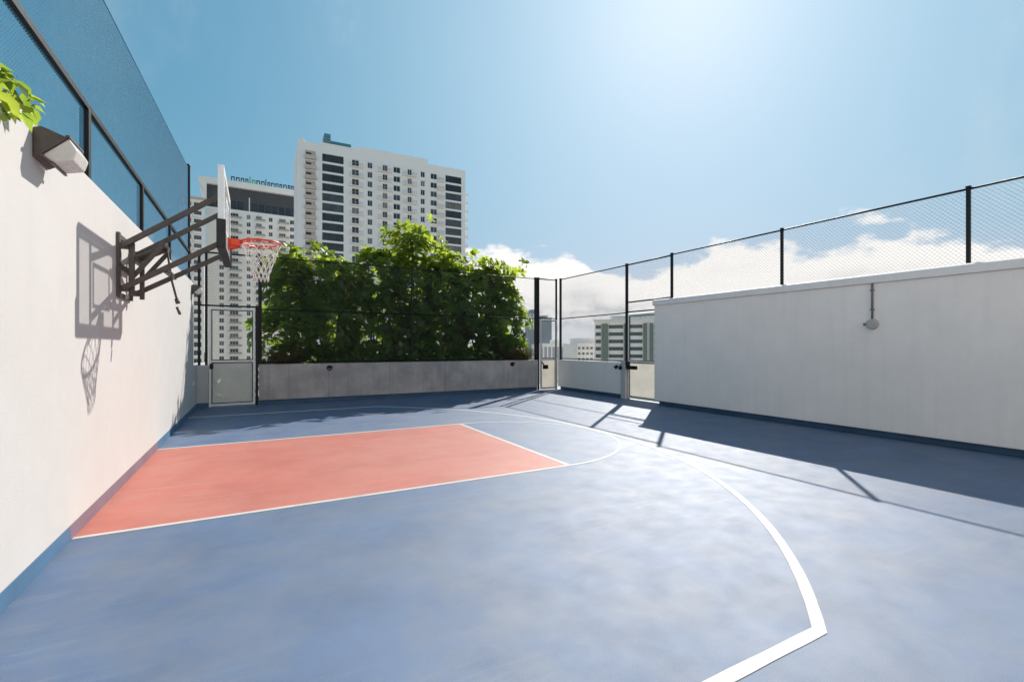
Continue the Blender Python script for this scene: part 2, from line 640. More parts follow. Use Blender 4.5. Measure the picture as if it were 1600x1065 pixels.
# parapet of the right side and its fence
XS = 11.42
sp = thing('parapet', 'low white parapet under the fence between the two right gates', 'wall', (XS, 13, 0))
m = MB()
m.box((0, -1.72, .12), (.18, 1.84, PT))
m.build('parapet_body', 'stucco_lightened', sp, bevel=.008)
m = MB()
m.box((.10, -1.72, -.01), (.17, 1.80, .118))
m.build('skirting', 'court_blue_edge', sp)
m = MB()
m.box((-.05, -1.92, -.01), (.16, -1.724, PT + .04))
m.build('end_pier', 'stucco_dimmed', sp, bevel=.008)
fence('side_fence', 'black wire mesh fence on the low parapet left of the right wall', (XS + .06, 11.12, 0), (0, 1, 0), 3.6, PT, FT_, [0, 3.62], [FT_, 2.66, PT + .05], post_w=.07, rail_w=.036)
fence('corner_fence', 'black wire mesh fence above the narrow cream corner gate', (10.62, YB + .06, 0), (1, 0, 0), .8, 2.66, FT_, [0, .80], [FT_, 2.68], post_w=.06, post_base=0)
fence('gate_fence', 'black wire mesh fence above the gate next to the right wall', (XS + .06, 9.62, 0), (0, 1, 0), 1.5, 2.66, FT_, [-.3, 1.50], [FT_, 2.98, 2.68], post_w=.06, post_base=1.0)

# ------------------------------------------------------------------ right wall
RT, RE = 2.92, 9.62
rw = thing('boundary_wall', 'long grey-white stucco wall in shade with a sloped coping', 'wall', (XR, 0, 0))
m = MB()
m.box((0, YN, .12), (.36, RE, RT - .165))
m.build('wall_body', 'stucco_lightened', rw, bevel=.012)
m = MB()
prof = [(-.045, RT - .165), (-.045, RT - .03), (.03, RT), (.40, RT), (.40, RT - .165)]
vs = [(x, YN - .01, z) for x, z in prof] + [(x, RE + .03, z) for x, z in prof]
n = len(prof)
m.add(vs, [tuple(range(n)), tuple(reversed(range(n, 2 * n)))] + [(i, i + n, (i + 1) % n + n, (i + 1) % n) for i in range(n)])
m.build('coping', 'coping_paint', rw, bevel=.008)
m = MB()
m.box((.16, YN, -.01), (.33, RE - .03, .118))
m.build('skirting', 'court_blue_edge', rw)
fence('wall_fence', 'black chain-link fence along the top of the shaded right wall', (XR + .2, 0, 0), (0, 1, 0), 16, RT, FT_ - .02,
      [-1.7, 0.05, 3.1, 6.12, 9.17], [FT_ - .02], pitch=.068, wire=.0032, post_w=.052, rail_w=.036)
# conduit with round junction box
wl = thing('wall_junction_box', 'round grey junction box hanging from a conduit on the right wall', 'junction box', (XR, 4.33, 2.02))
MB().tube([(-.022, 0, .10), (-.022, 0, .745)], .017, 10).build('conduit', 'conduit_grey', wl)
m = MB()
m.tube([(-.002, 0, 0), (-.05, 0, 0), (-.065, 0, 0)], .10, 20, r2=.085)
m.build('box_body', 'box_grey', wl, bevel=.006)
MB().tube([(-.066, 0, 0), (-.09, 0, 0)], .06, 16).build('cover', 'box_grey', wl, bevel=.004)
MB().tube([(-.03, .10, 0), (-.03, .135, 0)], .02, 8).build('knockout', 'conduit_grey', wl)
for z in (.25, .6):
    MB().box((-.045, -.03, z), (-.001, .03, z + .02)).build('strap', 'conduit_grey', wl)


# ------------------------------------------------------------------ gates
def gate(name, label, loc, rz, w, h, mid, top_bars=True, bar_w=.055, floor_gap=.03):
    g = thing(name, label, 'gate', loc, rz)
    f = MB()
    z0, z1 = floor_gap, h
    f.box((0, -.025, z0), (bar_w, .025, z1))
    f.box((w - bar_w, -.025, z0), (w, .025, z1))
    for z in (z0, mid - bar_w / 2, z1 - bar_w):
        f.box((bar_w, -.024, z), (w - bar_w, .024, z + bar_w))
    f.build('gate_frame', 'alu_frame', g, bevel=.004)
    # dark inner bead round the openings
    b = MB()
    for (a, c) in ((z0 + bar_w, mid - bar_w / 2), (mid + bar_w / 2, z1 - bar_w)):
        e = .022
        b.box((bar_w, -.012, a), (bar_w + e, .012, c))
        b.box((w - bar_w - e, -.012, a), (w - bar_w, .012, c))
        b.box((bar_w + e, -.012, c - e), (w - bar_w - e, .012, c))
        b.box((bar_w + e, -.012, a), (w - bar_w - e, .012, a + e))
    b.build('bead', 'black_metal', g)
    MB().box((bar_w + .022, -.006, z0 + bar_w + .022), (w - bar_w - .022, .006, mid - bar_w / 2 - .022)).build('lower_panel', 'gate_panel', g)
    wire_mesh((0, .0, 0), (1, 0, 0), bar_w + .02, w - bar_w - .02, mid + .05, z1 - bar_w - .02, .075, .003).build('wire_mesh', 'fence_wire', g, kind='stuff')
    for z in (.35, h - .4):
        MB().tube([(w - .01, -.03, z), (w - .01, -.03, z + .12)], .016, 8).build('hinge', 'alu_frame', g)
    return g


g1 = gate('gate', 'tall metal framed gate with cream lower panel left of the planter', (.27, YB - .02, 0), 0, 1.08, 2.66, 1.22)
MB().box((.02, -.055, 1.02), (.10, -.026, 1.16)).build('latch', 'black_metal', g1)
MB().box((1.085, -.02, 0), (1.155, .03, 2.70)).build('gate_post', 'black_metal', g1)
g2 = gate('gate', 'narrow cream gate in the far corner right of the planter', (10.66, YB - .02, 0), 0, .74, 2.62, 1.16, bar_w=.035)
# lever and box latch on the corner gate
m = MB()
m.box((.10, -.07, .78), (.30, -.008, .93))
m.bar((.03, -.05, 1.05), (.16, -.06, .88), .05, .03)
m.build('latch', 'black_metal', g2)
g3 = gate('gate', 'metal framed gate with black exit bar next to the right wall', (XS + .07, 11.06, 0), R(-90), 1.36, 2.60, 1.16, bar_w=.05)
m = MB()
m.box((.02, -.11, .92), (.42, -.026, 1.03))
m.box((.05, -.13, .945), (.40, -.111, 1.0))
m.build('exit_bar', 'black_metal', g3, bevel=.006)
m = MB()
m.box((.02, -.13, 1.033), (.08, -.026, 1.16))
m.build('lock_box', 'black_metal', g3)
# twin spot lamp on the pier
sl_ = thing('spot_lamp', 'small black twin spot lamp on the low parapet end', 'lamp', (XS - .002, 11.36, 1.0))
MB().box((-.03, -.05, -.05), (0, .05, .05)).build('base_plate', 'board_white', sl_, bevel=.004)
for s in (-1, 1):
    h = MB().tube([(-.04, .08 * s, .01), (-.11, .13 * s, -.06)], .045, 12, r2=.055).build('lamp_head', 'black_metal', sl_)
    MB().tube([(-.015, .03 * s, .0), (-.055, .085 * s, .0)], .014, 8).build('arm', 'black_metal', h)

# round recessed lights in the planter face
for i, (x, lab) in enumerate(((3.29, 'round black light in the planter face near its gate end'), (9.47, 'round black light in the planter face near the far corner'))):
    t = thing('planter_light', lab, 'light', (x, YB - .004, .98), 0, 'round lights set in the planter')
    MB().tube([(0, 0, 0), (0, -.035, 0)], .075, 20).build('housing', 'black_metal', t, bevel=.006)
    MB().tube([(0, -.036, 0), (0, -.042, 0)], .05, 16).build('lens', 'window_glass', t)
    MB().add([(-.085, -.036, .0), (.085, -.036, .0), (.07, -.08, .03), (-.07, -.08, .03), (-.06, -.036, .07), (.06, -.036, .07)],
             [(0, 1, 2, 3), (0, 3, 4), (1, 5, 2), (3, 2, 5, 4)]).build('hood', 'black_metal', t)

# ------------------------------------------------------------------ left fence and netting
FX = -.10
nf = thing('net_fence', 'tall dark blue netting on black posts above the sunlit wall', 'fence', (FX, 0, WT))
YE = 14.0
for y in (-1.45, 1.05, 3.55, 6.05, 8.55, 11.05):
    p = MB().bar((0, y, -.001), (0, y, .74), .075, .075).build('post', 'black_metal', nf, bevel=.006)
p = MB().bar((0, YE, -.001), (0, YE, 6.05 - WT), .085, .085).build('end_post', 'black_metal', nf, bevel=.006)
MB().tube([(0, YE, 6.051 - WT), (0, YE, 6.10 - WT)], .05, 10).build('cap', 'black_metal', p)
ys = (-1.45, 1.05, 3.55, 6.05, 8.55, 11.05, YE)
for a, b in zip(ys[:-1], ys[1:]):
    MB().bar((0, a + .001, .772), (0, b - .043 if b == YE else b - .001, .772), .06, .062).build('rail', 'black_metal', nf, bevel=.004)
NT = lambda w: (6.02 - WT) - (YE - w) * .083
for a, b in zip(ys[:-1], ys[1:]):
    if b < -2:
        continue
    wire_mesh((.0, 0, 0), (0, 1, 0), a, b, .01, .74, .034, .0034).build('lower_mesh', 'net_cord', nf, kind='stuff')
    wire_mesh((.0, 0, 0), (0, 1, 0), a, b, .81, 2.82, .034, .0034, top=NT).build('upper_net', 'net_cord', nf, kind='stuff')
MB().tube([(0, -1.45, NT(-1.45)), (0, YE - .04, NT(YE))], .007, 6).build('top_cable', 'net_cord', nf)


# ------------------------------------------------------------------ wall pack floodlights
def wall_pack(label, loc, s=1.0, rz=0):
    t = thing('wall_light', label, 'light', loc, rz, 'wedge wall lights on the tall wall')
    w = .19 * s
    hs = [(0, 0), (0, .27), (.06, .29), (.24, .22), (.06, .04)]
    ln = [(.062, .038), (.242, .218), (.30, .12), (.27, .02), (.12, -.02)]

    def prism(pts, ww):
        m = MB()
        k = len(pts)
        vs = [(x * s, -ww, z * s) for x, z in pts] + [(x * s, ww, z * s) for x, z in pts]
        m.add(vs, [tuple(range(k)), tuple(reversed(range(k, 2 * k)))] + [(i, i + k, (i + 1) % k + k, (i + 1) % k) for i in range(k)])
        return m
    prism(hs, w).build('housing', 'bronze_paint', t, bevel=.008)
    prism(ln, w - .012).build('lens', 'lens_plastic', t, bevel=.01)
    MB().bar((.24 * s, -w - .008, .228 * s), (.24 * s, w + .008, .228 * s), .03 * s, .02 * s).build('visor_rim', 'bronze_paint', t)
    MB().bar((.06 * s, -w - .008, .028 * s), (.125 * s, -w - .008, -.028 * s), .02 * s, .02 * s).build('lower_rim', 'bronze_paint', t)
    MB().bar((.125 * s, -w, -.026 * s), (.125 * s, w, -.026 * s), .022 * s, .016 * s).build('lower_rim', 'bronze_paint', t)
    return t


wall_pack('bronze wedge wall light with pale lens under the overhanging leaves', (0.002, 4.62, 2.94), .78)
wall_pack('bronze wedge wall light at the far end of the sunlit wall', (0.002, 13.8, 2.9), .75)

# ------------------------------------------------------------------ basketball hoop
HY = 7.05
BX = 1.05
hp = thing('basketball_hoop', 'wall mounted basketball hoop with orange rim and white net', 'basketball hoop', (0, HY, 0))
for y in (-.30, .30):
    br = MB()
    br.box((.002, y - .035, 2.18), (.03, y + .035, 2.90))
    br.box((.031, y - .028, 2.24), (.105, y + .028, 2.31))
    br.box((.031, y - .028, 2.72), (.105, y + .028, 2.79))
    br.build('wall_plate', 'hoop_steel', hp)
for z in (2.20, 2.53, 2.86):
    MB().box((.004, -.264, z - .025), (.028, .264, z + .025)).build('bracket_crossbar', 'hoop_steel', hp)
for y in (-.27, .27):
    MB().bar((.13, y, 2.20), (.13, y, 2.80), .045, .045).build('mast', 'hoop_steel', hp)
for sgn in (-1, 1):
    MB().bar((.06, sgn * .335, 2.755), (BX - .075, sgn * .40, 3.42), .045, .056).build('upper_arm', 'hoop_steel', hp, bevel=.004)
    MB().bar((.06, sgn * .335, 2.275), (BX - .075, sgn * .40, 2.85), .045, .056).build('lower_arm', 'hoop_steel', hp, bevel=.004)
    MB().bar((.13, sgn * .23, 2.42), (.40, sgn * .23, 2.80), .03, .045).build('brace', 'hoop_steel', hp)
ac = MB()
ac.tube([(.14, 0, 2.66), (.42, 0, 2.82)], .045, 10)
ac.build('actuator', 'hoop_steel', hp)
MB().bar((.14, -.248, 2.62), (.14, .248, 2.62), .05, .05).build('crossbar', 'hoop_steel', hp)
MB().bar((.45, -.34, 2.50), (.45, .34, 2.50), .04, .05).build('crossbar', 'hoop_steel', hp)
MB().bar((.41, -.25, 2.82), (.41, .25, 2.82), .04, .04).build('crossbar', 'hoop_steel', hp)
cr = MB().tube([(.42, -.03, 2.80), (.47, -.05, 2.42), (.52, -.06, 2.20)], .012, 8).build('crank_rod', 'hoop_steel', hp)
MB().tube([(.52, -.06, 2.20), (.535, -.06, 2.14)], .024, 8).build('crank_joint', 'hoop_steel', cr)
MB().tube([(.525, -.06, 2.10), (.555, -.07, 2.01)], .017, 8).build('crank_handle', 'hoop_steel', cr)

# backboard: rear steel frame, white border, glass, lower edge pad
bw, bz0, bz1 = .76, 2.77, 3.69
bb = MB()
bb.box((BX - .012, -bw + .03, bz0 + .03), (BX - .004, bw - .03, bz1 - .03))
board = bb.build('backboard', 'clear_glass', hp)
fr = MB()
fr.box((BX - .062, -bw, bz0), (BX, -bw + .03, bz1))
fr.box((BX - .062, bw - .03, bz0), (BX, bw, bz1))
fr.box((BX - .062, -bw + .03, bz1 - .03), (BX, bw - .03, bz1))
fr.box((BX - .062, -bw + .03, bz0), (BX, bw - .03, bz0 + .03))
fr.box((BX - .062, -.42, bz0 + .03), (BX - .02, -.38, bz1 - .03))
fr.box((BX - .062, .38, bz0 + .03), (BX - .02, .42, bz1 - .03))
fr.build('frame', 'board_white', board, bevel=.003)
wb = MB()
for (y0, y1, z0, z1) in ((-bw + .032, -bw + .08, bz0 + .032, bz1 - .032), (bw - .08, bw - .032, bz0 + .032, bz1 - .032), (-bw + .08, bw - .08, bz1 - .08, bz1 - .032), (-bw + .08, bw - .08, bz0 + .032, bz0 + .06),
                         (-.30, -.25, 3.02, 3.46), (.25, .30, 3.02, 3.46), (-.25, .25, 3.41, 3.46), (-.25, .25, 3.02, 3.06)):
    wb.add([(BX - .001, y0, z0), (BX - .001, y1, z0), (BX - .001, y1, z1), (BX - .001, y0, z1)], [(0, 1, 2, 3)])
wb.build('border_stripe', 'board_white', board)
pd = MB()
pd.box((BX - .075, -bw - .022, bz0 - .022), (BX + .018, -bw - .001, bz0 + .30))
pd.box((BX - .075, bw + .001, bz0 - .022), (BX + .018, bw + .022, bz0 + .30))
pd.box((BX - .075, -bw - .001, bz0 - .03), (BX + .018, bw + .001, bz0 - .001))
pd.box((BX + .001, -bw, bz0), (BX + .018, -bw + .05, bz0 + .30))
pd.box((BX + .001, bw - .05, bz0), (BX + .018, bw, bz0 + .30))
pd.build('edge_pad', 'pad_black', board, bevel=.006)

RZ, RX, RR = 2.985, BX + .15 + .228, .228
rm = MB()
rm.box((BX + .003, -.085, RZ - .12), (BX + .03, .085, RZ + .02))
rm.box((BX + .031, -.075, RZ - .075), (BX + .145, .075, RZ + .012))
rm.add([(BX + .031, -.07, RZ - .12), (BX + .031, .07, RZ - .12), (BX + .14, .05, RZ - .078), (BX + .14, -.05, RZ - .078), (BX + .031, -.07, RZ - .078), (BX + .031, .07, RZ - .078)],
       [(0, 1, 2, 3), (0, 3, 4), (1, 5, 2)])
rb = rm.build('rim_bracket', 'rim_orange', hp, bevel=.004)
rg = MB()
N = 48
rg.tube([(RX + RR * math.cos(2 * math.pi * i / N), RR * math.sin(2 * math.pi * i / N), RZ) for i in range(N + 1)], .013, 10, cap=False)
rg.tube([(RX + (RR - .004) * math.cos(2 * math.pi * i / N), (RR - .004) * math.sin(2 * math.pi * i / N), RZ - .03) for i in range(N + 1)], .006, 8, cap=False)
for s in (-1, 1):
    rg.tube([(BX + .14, s * .07, RZ - .03), (RX - .08, s * .19, RZ - .02)], .010, 8)
for i in range(12):
    a = 2 * math.pi * i / 12
    x, y = RX + RR * math.cos(a), RR * math.sin(a)
    rg.tube([(x, y, RZ), (x, y, RZ - .035)], .005, 6)
rg.build('rim', 'rim_orange', hp)
# net: crossing cords on a tapering sleeve
nn = MB()
K, ROWS, NLEN = 12, 6, .47


def npt(k, j):
    f = j / ROWS
    rad = RR * (1 - .12 * f) if f < .1 else RR * (1.0 - .62 * min(1, f * 1.15) + .12 * max(0, f - .8))
    a = 2 * math.pi * (k + .5 * (j % 2)) / K
    return Vector((RX + rad * math.cos(a) * 1.0, rad * math.sin(a), RZ - .035 - NLEN * f))


for j in range(ROWS):
    for k in range(K):
        a = npt(k, j)
        nb_ = (npt(k, j + 1), npt(k - 1, j + 1)) if j % 2 == 0 else (npt(k, j + 1), npt(k + 1, j + 1))
        for b in nb_:
            mid = (a + b) / 2
            nn.tube([a, mid, b], .0055, 5)
for k in range(K):
    c = npt(k, 0)
    nn.tube([c, c + Vector((0, 0, .03))], .0055, 5)
nn.build('net', 'net_white', hp)


# ------------------------------------------------------------------ vegetation
def leaf_geo(m, base, direction, up, length, width, mi=0, droop=.15):
    d = direction.normalized()
    s = d.cross(up)
    if s.length < 1e-3:
        s = d.cross(Vector((1, 0, 0)))
    s.normalize()
    n = s.cross(d).normalized()
    p0 = base
    p1 = base + d * length * .30 - n * droop * length * .05
    p2 = base + d * length * .68 - n * droop * length * .35
    p3 = base + d * length - n * droop * length * .9
    w1, w2 = s * width * .40, s * width * .5
    h = n * width * .16
    vs = [p0, p1 - w1 + h, p1, p1 + w1 + h, p2 - w2 + h, p2, p2 + w2 + h, p3]
    fs = [(0, 2, 1), (0, 3, 2), (1, 2, 5, 4), (2, 3, 6, 5), (4, 5, 7), (5, 6, 7)]
    m.add(vs, fs, mi, True)


def shrub(label, x, y, z0, height, rx, ry, clusters, rnd, group, tall=None):
    t = thing('shrub', label, 'shrub', (x, y, z0), 0, group)
    wood = MB()
    crown = MB()
    stems = []
    ns = rnd.randint(4, 6)
    for i in range(ns):
        a = rnd.uniform(0, 2 * math.pi)
        tip = Vector((math.cos(a) * rx * rnd.uniform(.2, .8), math.sin(a) * ry * rnd.uniform(.1, .7), height * rnd.uniform(.6, .92)))
        b = Vector((rnd.uniform(-.15, .15), rnd.uniform(-.12, .12), -.05))
        mid = b.lerp(tip, .5) + Vector((rnd.uniform(-.1, .1), rnd.uniform(-.1, .1), .1))
        wood.tube([b, mid, tip], .032, 6, r2=.010)
        stems.append((b, mid, tip))
    if tall:
        tip = Vector(tall)
        wood.tube([Vector((0, 0, -.05)), tip * .5 + Vector((.06, 0, 0)), tip], .035, 6, r2=.012)
        stems.append((Vector((0, 0, 0)), tip * .5, tip))
    pts = []
    for _ in range(clusters):
        for _try in range(20):
            # envelope: widest at 55 % height, ragged
            h = rnd.uniform(.02, 1.0)
            prof = (.92 + .22 * math.sin(math.pi * min(1, h * 1.1))) * math.sqrt(max(.05, 1 - max(0, (h - .55) / .50) ** 2))
            a = rnd.uniform(0, 2 * math.pi)
            q = math.sqrt(rnd.uniform(.12, 1)) * prof * (1 + .22 * math.sin(3 * a + h * 9 + x))
            p = Vector((math.cos(a) * rx * q, math.sin(a) * ry * q, h * height))
            break
        pts.append((p, q))
    if tall:
        tp = Vector(tall)
        for _ in range(int(clusters * .22)):
            v = Vector((rnd.gauss(0, .46), rnd.gauss(0, .34), rnd.gauss(-.28, .30)))
            pts.append((tp + v + Vector((0, 0, -.1)), .9))
    for p, q in pts:
        # each cluster is a whorl of leaves round a twig end
        out = Vector((p.x / max(rx, .1), p.y / max(ry, .1), .55 + rnd.uniform(-.2, .5)))
        out.normalize()
        out = (out + Vector((rnd.uniform(-.5, .5), rnd.uniform(-.5, .5), rnd.uniform(-.2, .5)))).normalized()
        tw0 = p - out * rnd.uniform(.15, .3)
        wood.tube([tw0, p], .006, 3, cap=False)
        nl = rnd.randint(5, 8)
        a0 = rnd.uniform(0, 6.28)
        s1 = out.orthogonal().normalized()
        s2 = out.cross(s1)
        young = p.z > height * .80 or rnd.random() < .06
        for i in range(nl):
            a = a0 + 2 * math.pi * i / nl + rnd.uniform(-.3, .3)
            tilt = rnd.uniform(.25, .85)
            d = (s1 * math.cos(a) + s2 * math.sin(a)) * math.cos(tilt * .9) + out * math.sin(tilt)
            ln = rnd.uniform(.16, .30)
            leaf_geo(crown, p + d * .015, d, out, ln, ln * rnd.uniform(.44, .60), (2 if rnd.random() < .02 else 1 if young and rnd.random() < .8 else 0), rnd.uniform(.0, .6))
    wood.build('trunk', 'bark', t)
    crown.build('crown', ['leaf', 'leaf_young', 'leaf_dry'], t, kind='stuff')
    return t


rnd = random.Random(11)
SG = 'broadleaf shrubs in the concrete planter'
Z0 = PT - .12
specs = [  # x, y, height, rx, ry, clusters, tall, label
    (2.35, 15.9, 3.2, .85, .66, 320, (.10, -.05, 3.35), 'sunlit broadleaf shrub at the gate end of the planter'),
    (3.55, 15.95, 3.35, 1.0, .66, 380, None, 'broadleaf shrub second from the gate end of the planter'),
    (4.85, 15.9, 3.75, 1.0, .66, 420, None, 'dense broadleaf shrub left of the tallest one in the planter'),
    (6.10, 15.90, 3.65, 1.05, .66, 450, (.0, .0, 4.6), 'tallest broadleaf shrub with a high tuft in the planter'),
    (7.35, 15.90, 3.45, 1.0, .66, 420, (.3, 0, 3.75), 'dense broadleaf shrub right of the tallest one in the planter'),
    (8.55, 15.9, 3.35, 1.0, .66, 390, (.55, .0, 3.7), 'broadleaf shrub second from the corner end of the planter'),
    (9.65, 15.85, 2.9, .88, .64, 300, None, 'lower sunlit broadleaf shrub at the corner end of the planter'),
]
for (x, y, h, rx, ry, ncl, tall, lab) in specs:
    shrub(lab, x, y, Z0, h, rx, ry, int(ncl * .98), rnd, SG, tall)


def tuft(label, x, y, z, h, n, r, matn, rnd):
    t = thing('grass_tuft', label, 'plant', (x, y, z), 0, 'grass tufts in the planter')
    m = MB()
    for _ in range(n):
        a = rnd.uniform(0, 6.28)
        b = Vector((math.cos(a) * rnd.uniform(0, r * .4), math.sin(a) * rnd.uniform(0, r * .4), 0))
        d = Vector((math.cos(a) * rnd.uniform(.2, .9), math.sin(a) * rnd.uniform(.2, .9), 1)).normalized()
        leaf_geo(m, b, d, Vector((0, 0, 1)), h * rnd.uniform(.6, 1.2), .022, 0, rnd.uniform(.3, 1.0))
    m.build('blades', matn, t, kind='stuff')


for (x, lab) in ((10.15, 'dry tan grass tuft at the corner end of the planter'), (9.75, 'dry tan grass tuft under the lower sunlit shrub'), (2.1, 'dry tan grass tuft at the gate end of the planter')):
    tuft(lab, x, 15.35, Z0, .8, 330, .35, 'leaf_dry', rnd)
for i, x in enumerate((2.9, 3.8, 4.7, 5.6, 6.5, 7.4, 8.3, 9.1)):
    tuft('low green grass tuft ' + ('beside the round light near the gate', 'at the foot of the second shrub from the gate', 'left of the planter middle under the dense shrub', 'just left of the fence post in mid planter', 'just right of the fence post in mid planter', 'under the dense shrub right of the tallest', 'under the second shrub from the corner', 'beside the round light near the corner')[i], x + rnd.uniform(-.2, .2), 15.3, Z0, .38, 170, .4, 'leaf', rnd)

# leafy branch hanging over the sunlit wall
bn = thing('leafy_branch', 'bright green leafy branch drooping over the top of the sunlit wall', 'plant', (-.02, 3.74, WT - .10))
bn.scale = (.8, .8, .8)
rl = random.Random(3)
MB().tube([(-.4, -.25, -.5), (-.2, -.1, .10), (.02, .05, .18), (.12, .30, .10), (.14, .42, .02)], .012, 6, r2=.004).build('branch', 'bark', bn)
MB().tube([(-.2, -.1, .10), (.05, -.05, .05), (.14, .12, -.16)], .008, 6, r2=.003).build('branch', 'bark', bn)
path = [Vector(p) for p in ((-.05, -.1, .16), (.02, .05, .18), (.06, .18, .15), (.10, .28, .11), (.13, .38, .04), (.06, .1, .12), (.05, -.05, .05), (.10, .02, -.06), (.14, .12, -.16))]
for i in range(60):
    k = rl.randrange(len(path))
    p = path[k] + Vector((rl.uniform(-.05, .07), rl.uniform(-.09, .09), rl.uniform(-.04, .05)))
    d = Vector((rl.uniform(-.2, .7), rl.uniform(-.35, 1.0), rl.uniform(-.6, .3))).normalized()
    m = MB()
    ln = rl.uniform(.10, .17)
    leaf_geo(m, Vector((0, 0, 0)), d, Vector((rl.uniform(-.5, .5), rl.uniform(-.5, .5), 1)).normalized(), ln, ln * .55, 0, rl.uniform(.2, .8))
    o = m.build('leaf', rl.choice(('leaf_young', 'leaf_young', 'leaf')), bn)
    o.location = p


# ------------------------------------------------------------------ far buildings
def far(px, d, z=0.0):
    """point on the ground plan seen at photo column px, at depth d in front of the camera"""
    r = (px - 800) / F_PX * d
    return Vector((CX + C_ * r + S_ * d, CY - S_ * r + C_ * d, z))


def facade_frame(name, label, cat, pxa, da, pxb, db):
    a, b = far(pxa, da), far(pxb, db)
    u = (b - a)
    t = thing(name, label, cat, (a.x, a.y, -30), math.atan2(u.y, u.x))
    W_ = u.length

    def U(px):
        """facade coordinate (m from its left end) where photo column px meets it"""
        k = (px - 800) / F_PX
        ra, rb = (pxa - 800) / F_PX * da, (pxb - 800) / F_PX * db
        s = (k * da - ra) / ((rb - ra) - k * (db - da))
        return s * W_
    return t, W_, U


def window_part(t, name, w, h, mats=('tower_white', 'window_glass'), nv=1, nh=1, depth=.28):
    """window set back in its opening: pane, frame, mullions; origin at the lower left front corner"""
    m = MB()
    m.add([(0, depth, 0), (w, depth, 0), (w, depth, h), (0, depth, h)], [(0, 1, 2, 3)], 1)
    f = .07
    m.box((0, depth - .06, 0), (f, depth - .002, h), 0)
    m.box((w - f, depth - .06, 0), (w, depth - .002, h), 0)
    m.box((f, depth - .06, 0), (w - f, depth - .002, f), 0)
    m.box((f, depth - .06, h - f), (w - f, depth - .002, h), 0)
    for i in range(1, nv + 1):
        x = w * i / (nv + 1)
        m.box((x - .035, depth - .05, f), (x + .035, depth - .003, h - f), 0)
    for i in range(1, nh + 1):
        z = h * i / (nh + 1)
        m.box((f, depth - .045, z - .03), (w - f, depth - .004, z + .03), 0)
    return m


def punched_wall(t, W_, depth, cols, rows, ztop, zbot, mats, recess=.3):
    """one wall mesh: body set back, piers between the window columns, spandrels between the rows.
    cols: (u0, u1), rows: list of (z0, z1) openings, ascending"""
    m = MB()
    m.box((0, recess, zbot), (W_, depth, ztop))
    cols = sorted(cols)
    e = [0] + [c for k in cols for c in k[:2]] + [W_]
    for i in range(0, len(e), 2):
        if e[i + 1] - e[i] > .01:
            m.box((e[i], 0, zbot), (e[i + 1], recess - .001, ztop))
    for c in cols:
        z = zbot
        for (a, b) in c[2] if len(c) > 2 else rows:
            m.box((c[0], 0, z), (c[1], recess - .001, a))
            z = b
        m.box((c[0], 0, z), (c[1], recess - .001, ztop))
    return m.build('wall', mats, t)


FR = random.Random(21)


def fill(t, name, proto, u, rows, y=0):
    """proto: MB; first copy built, others share its mesh"""
    protos = {}
    for (a, b) in rows:
        mats = list(proto[1])
        if name == 'window' and mats[-1] == 'window_glass':
            mats[-1] = FR.choice(('window_glass', 'window_glass', 'window_glass', 'window_blue', 'window_blue', 'window_curtain'))
        k = mats[-1]
        if k not in protos:
            protos[k] = proto[0].build(name, mats, t)
            protos[k].location = (u, y, a)
        else:
            place(protos[k], t, (u, y, a))


# ---- white apartment tower
FLH = 2.98
t, W_, U = facade_frame('apartment_tower', 'tall white apartment tower with dark glazed bays behind the shrubs', 'building', 465, 139.0, 727, 163.5)
ZT = 92.6
rows_all = []
z = ZT - 2.9 - 1.85
while z > 22:
    rows_all.append((z, z + 1.85))
    z -= FLH
rows_all.reverse()
glz = [(a - .25, b + .25) for a, b in rows_all]
cols = []


def col(px0, px1, kind, rows=None):
    cols.append((U(px0), U(px1), rows or rows_all, kind))


tops = rows_all
bal = [(a - .25, b + .35) for a, b in rows_all]
col(477, 493, 'bal', bal)
col(503.5, 537, 'glz', glz)
col(550, 561, 'win', tops)
col(574.5, 582, 'win', tops)
col(598, 605.5, 'win', tops)
col(615, 625.5, 'win', tops)
col(637, 643.5, 'win', tops)
col(657.5, 664, 'win', tops)
col(673, 683, 'win', tops)
col(696, 721, 'glz', tops and [(a - .25, b + .25) for a, b in tops])
punched_wall(t, W_, 22, [(c[0], c[1], c[2]) for c in cols], rows_all, ZT, 0, 'tower_white', .45)
for (a, b, rws, kd) in cols:
    w = b - a
    h = rws[0][1] - rws[0][0]
    if kd == 'glz':
        pr = (window_part(t, 'window', w, h, nv=4, nh=0, depth=.40), ['dark_cladding', 'window_glass'])
        fill(t, 'window', pr, a, rws)
    elif kd == 'win':
        pr = (window_part(t, 'window', w, h, nv=1, nh=0, depth=.40), ['tower_white', 'window_glass'])
        fill(t, 'window', pr, a, rws)
    else:
        m = MB()
        m.box((0, .36, 0), (w, .44, h), 0)
        m.box((.25, .33, 0), (w * .6, .359, 2.0), 1)
        fill(t, 'balcony_door', (m, ['tower_tan', 'window_glass']), a, rws)
        m = MB()
        m.box((-.15, -1.0, -.22), (w + .15, -.001, 0), 0)
        m.box((-.15, -1.0, .0), (w + .15, -.95, .95), 0)
        fill(t, 'balcony', (m, ['tower_tan']), a, rws)
# balconies beside window columns
for (p0, p1, every) in ((546, 567, 1), (590, 612, 2), (629, 650, 2), (682, 693, 1)):
    a, b = U(p0), U(p1)
    m = MB()
    w = b - a
    m.box((0, -1.1, -.2), (w, -.001, 0), 0)
    m.box((0, -1.1, .88), (w, -1.05, .95), 1)
    for i in range(7):
        m.box((w * i / 6.3, -1.09, .0), (w * i / 6.3 + .06, -1.05, .88), 1)
    fill(t, 'balcony', (m, ['tower_white', 'railing_grey']), a, [(r[0] - .45, r[1]) for r in tops[::1]] if every == 1 else [(r[0] - .45, r[1]) for r in tops])
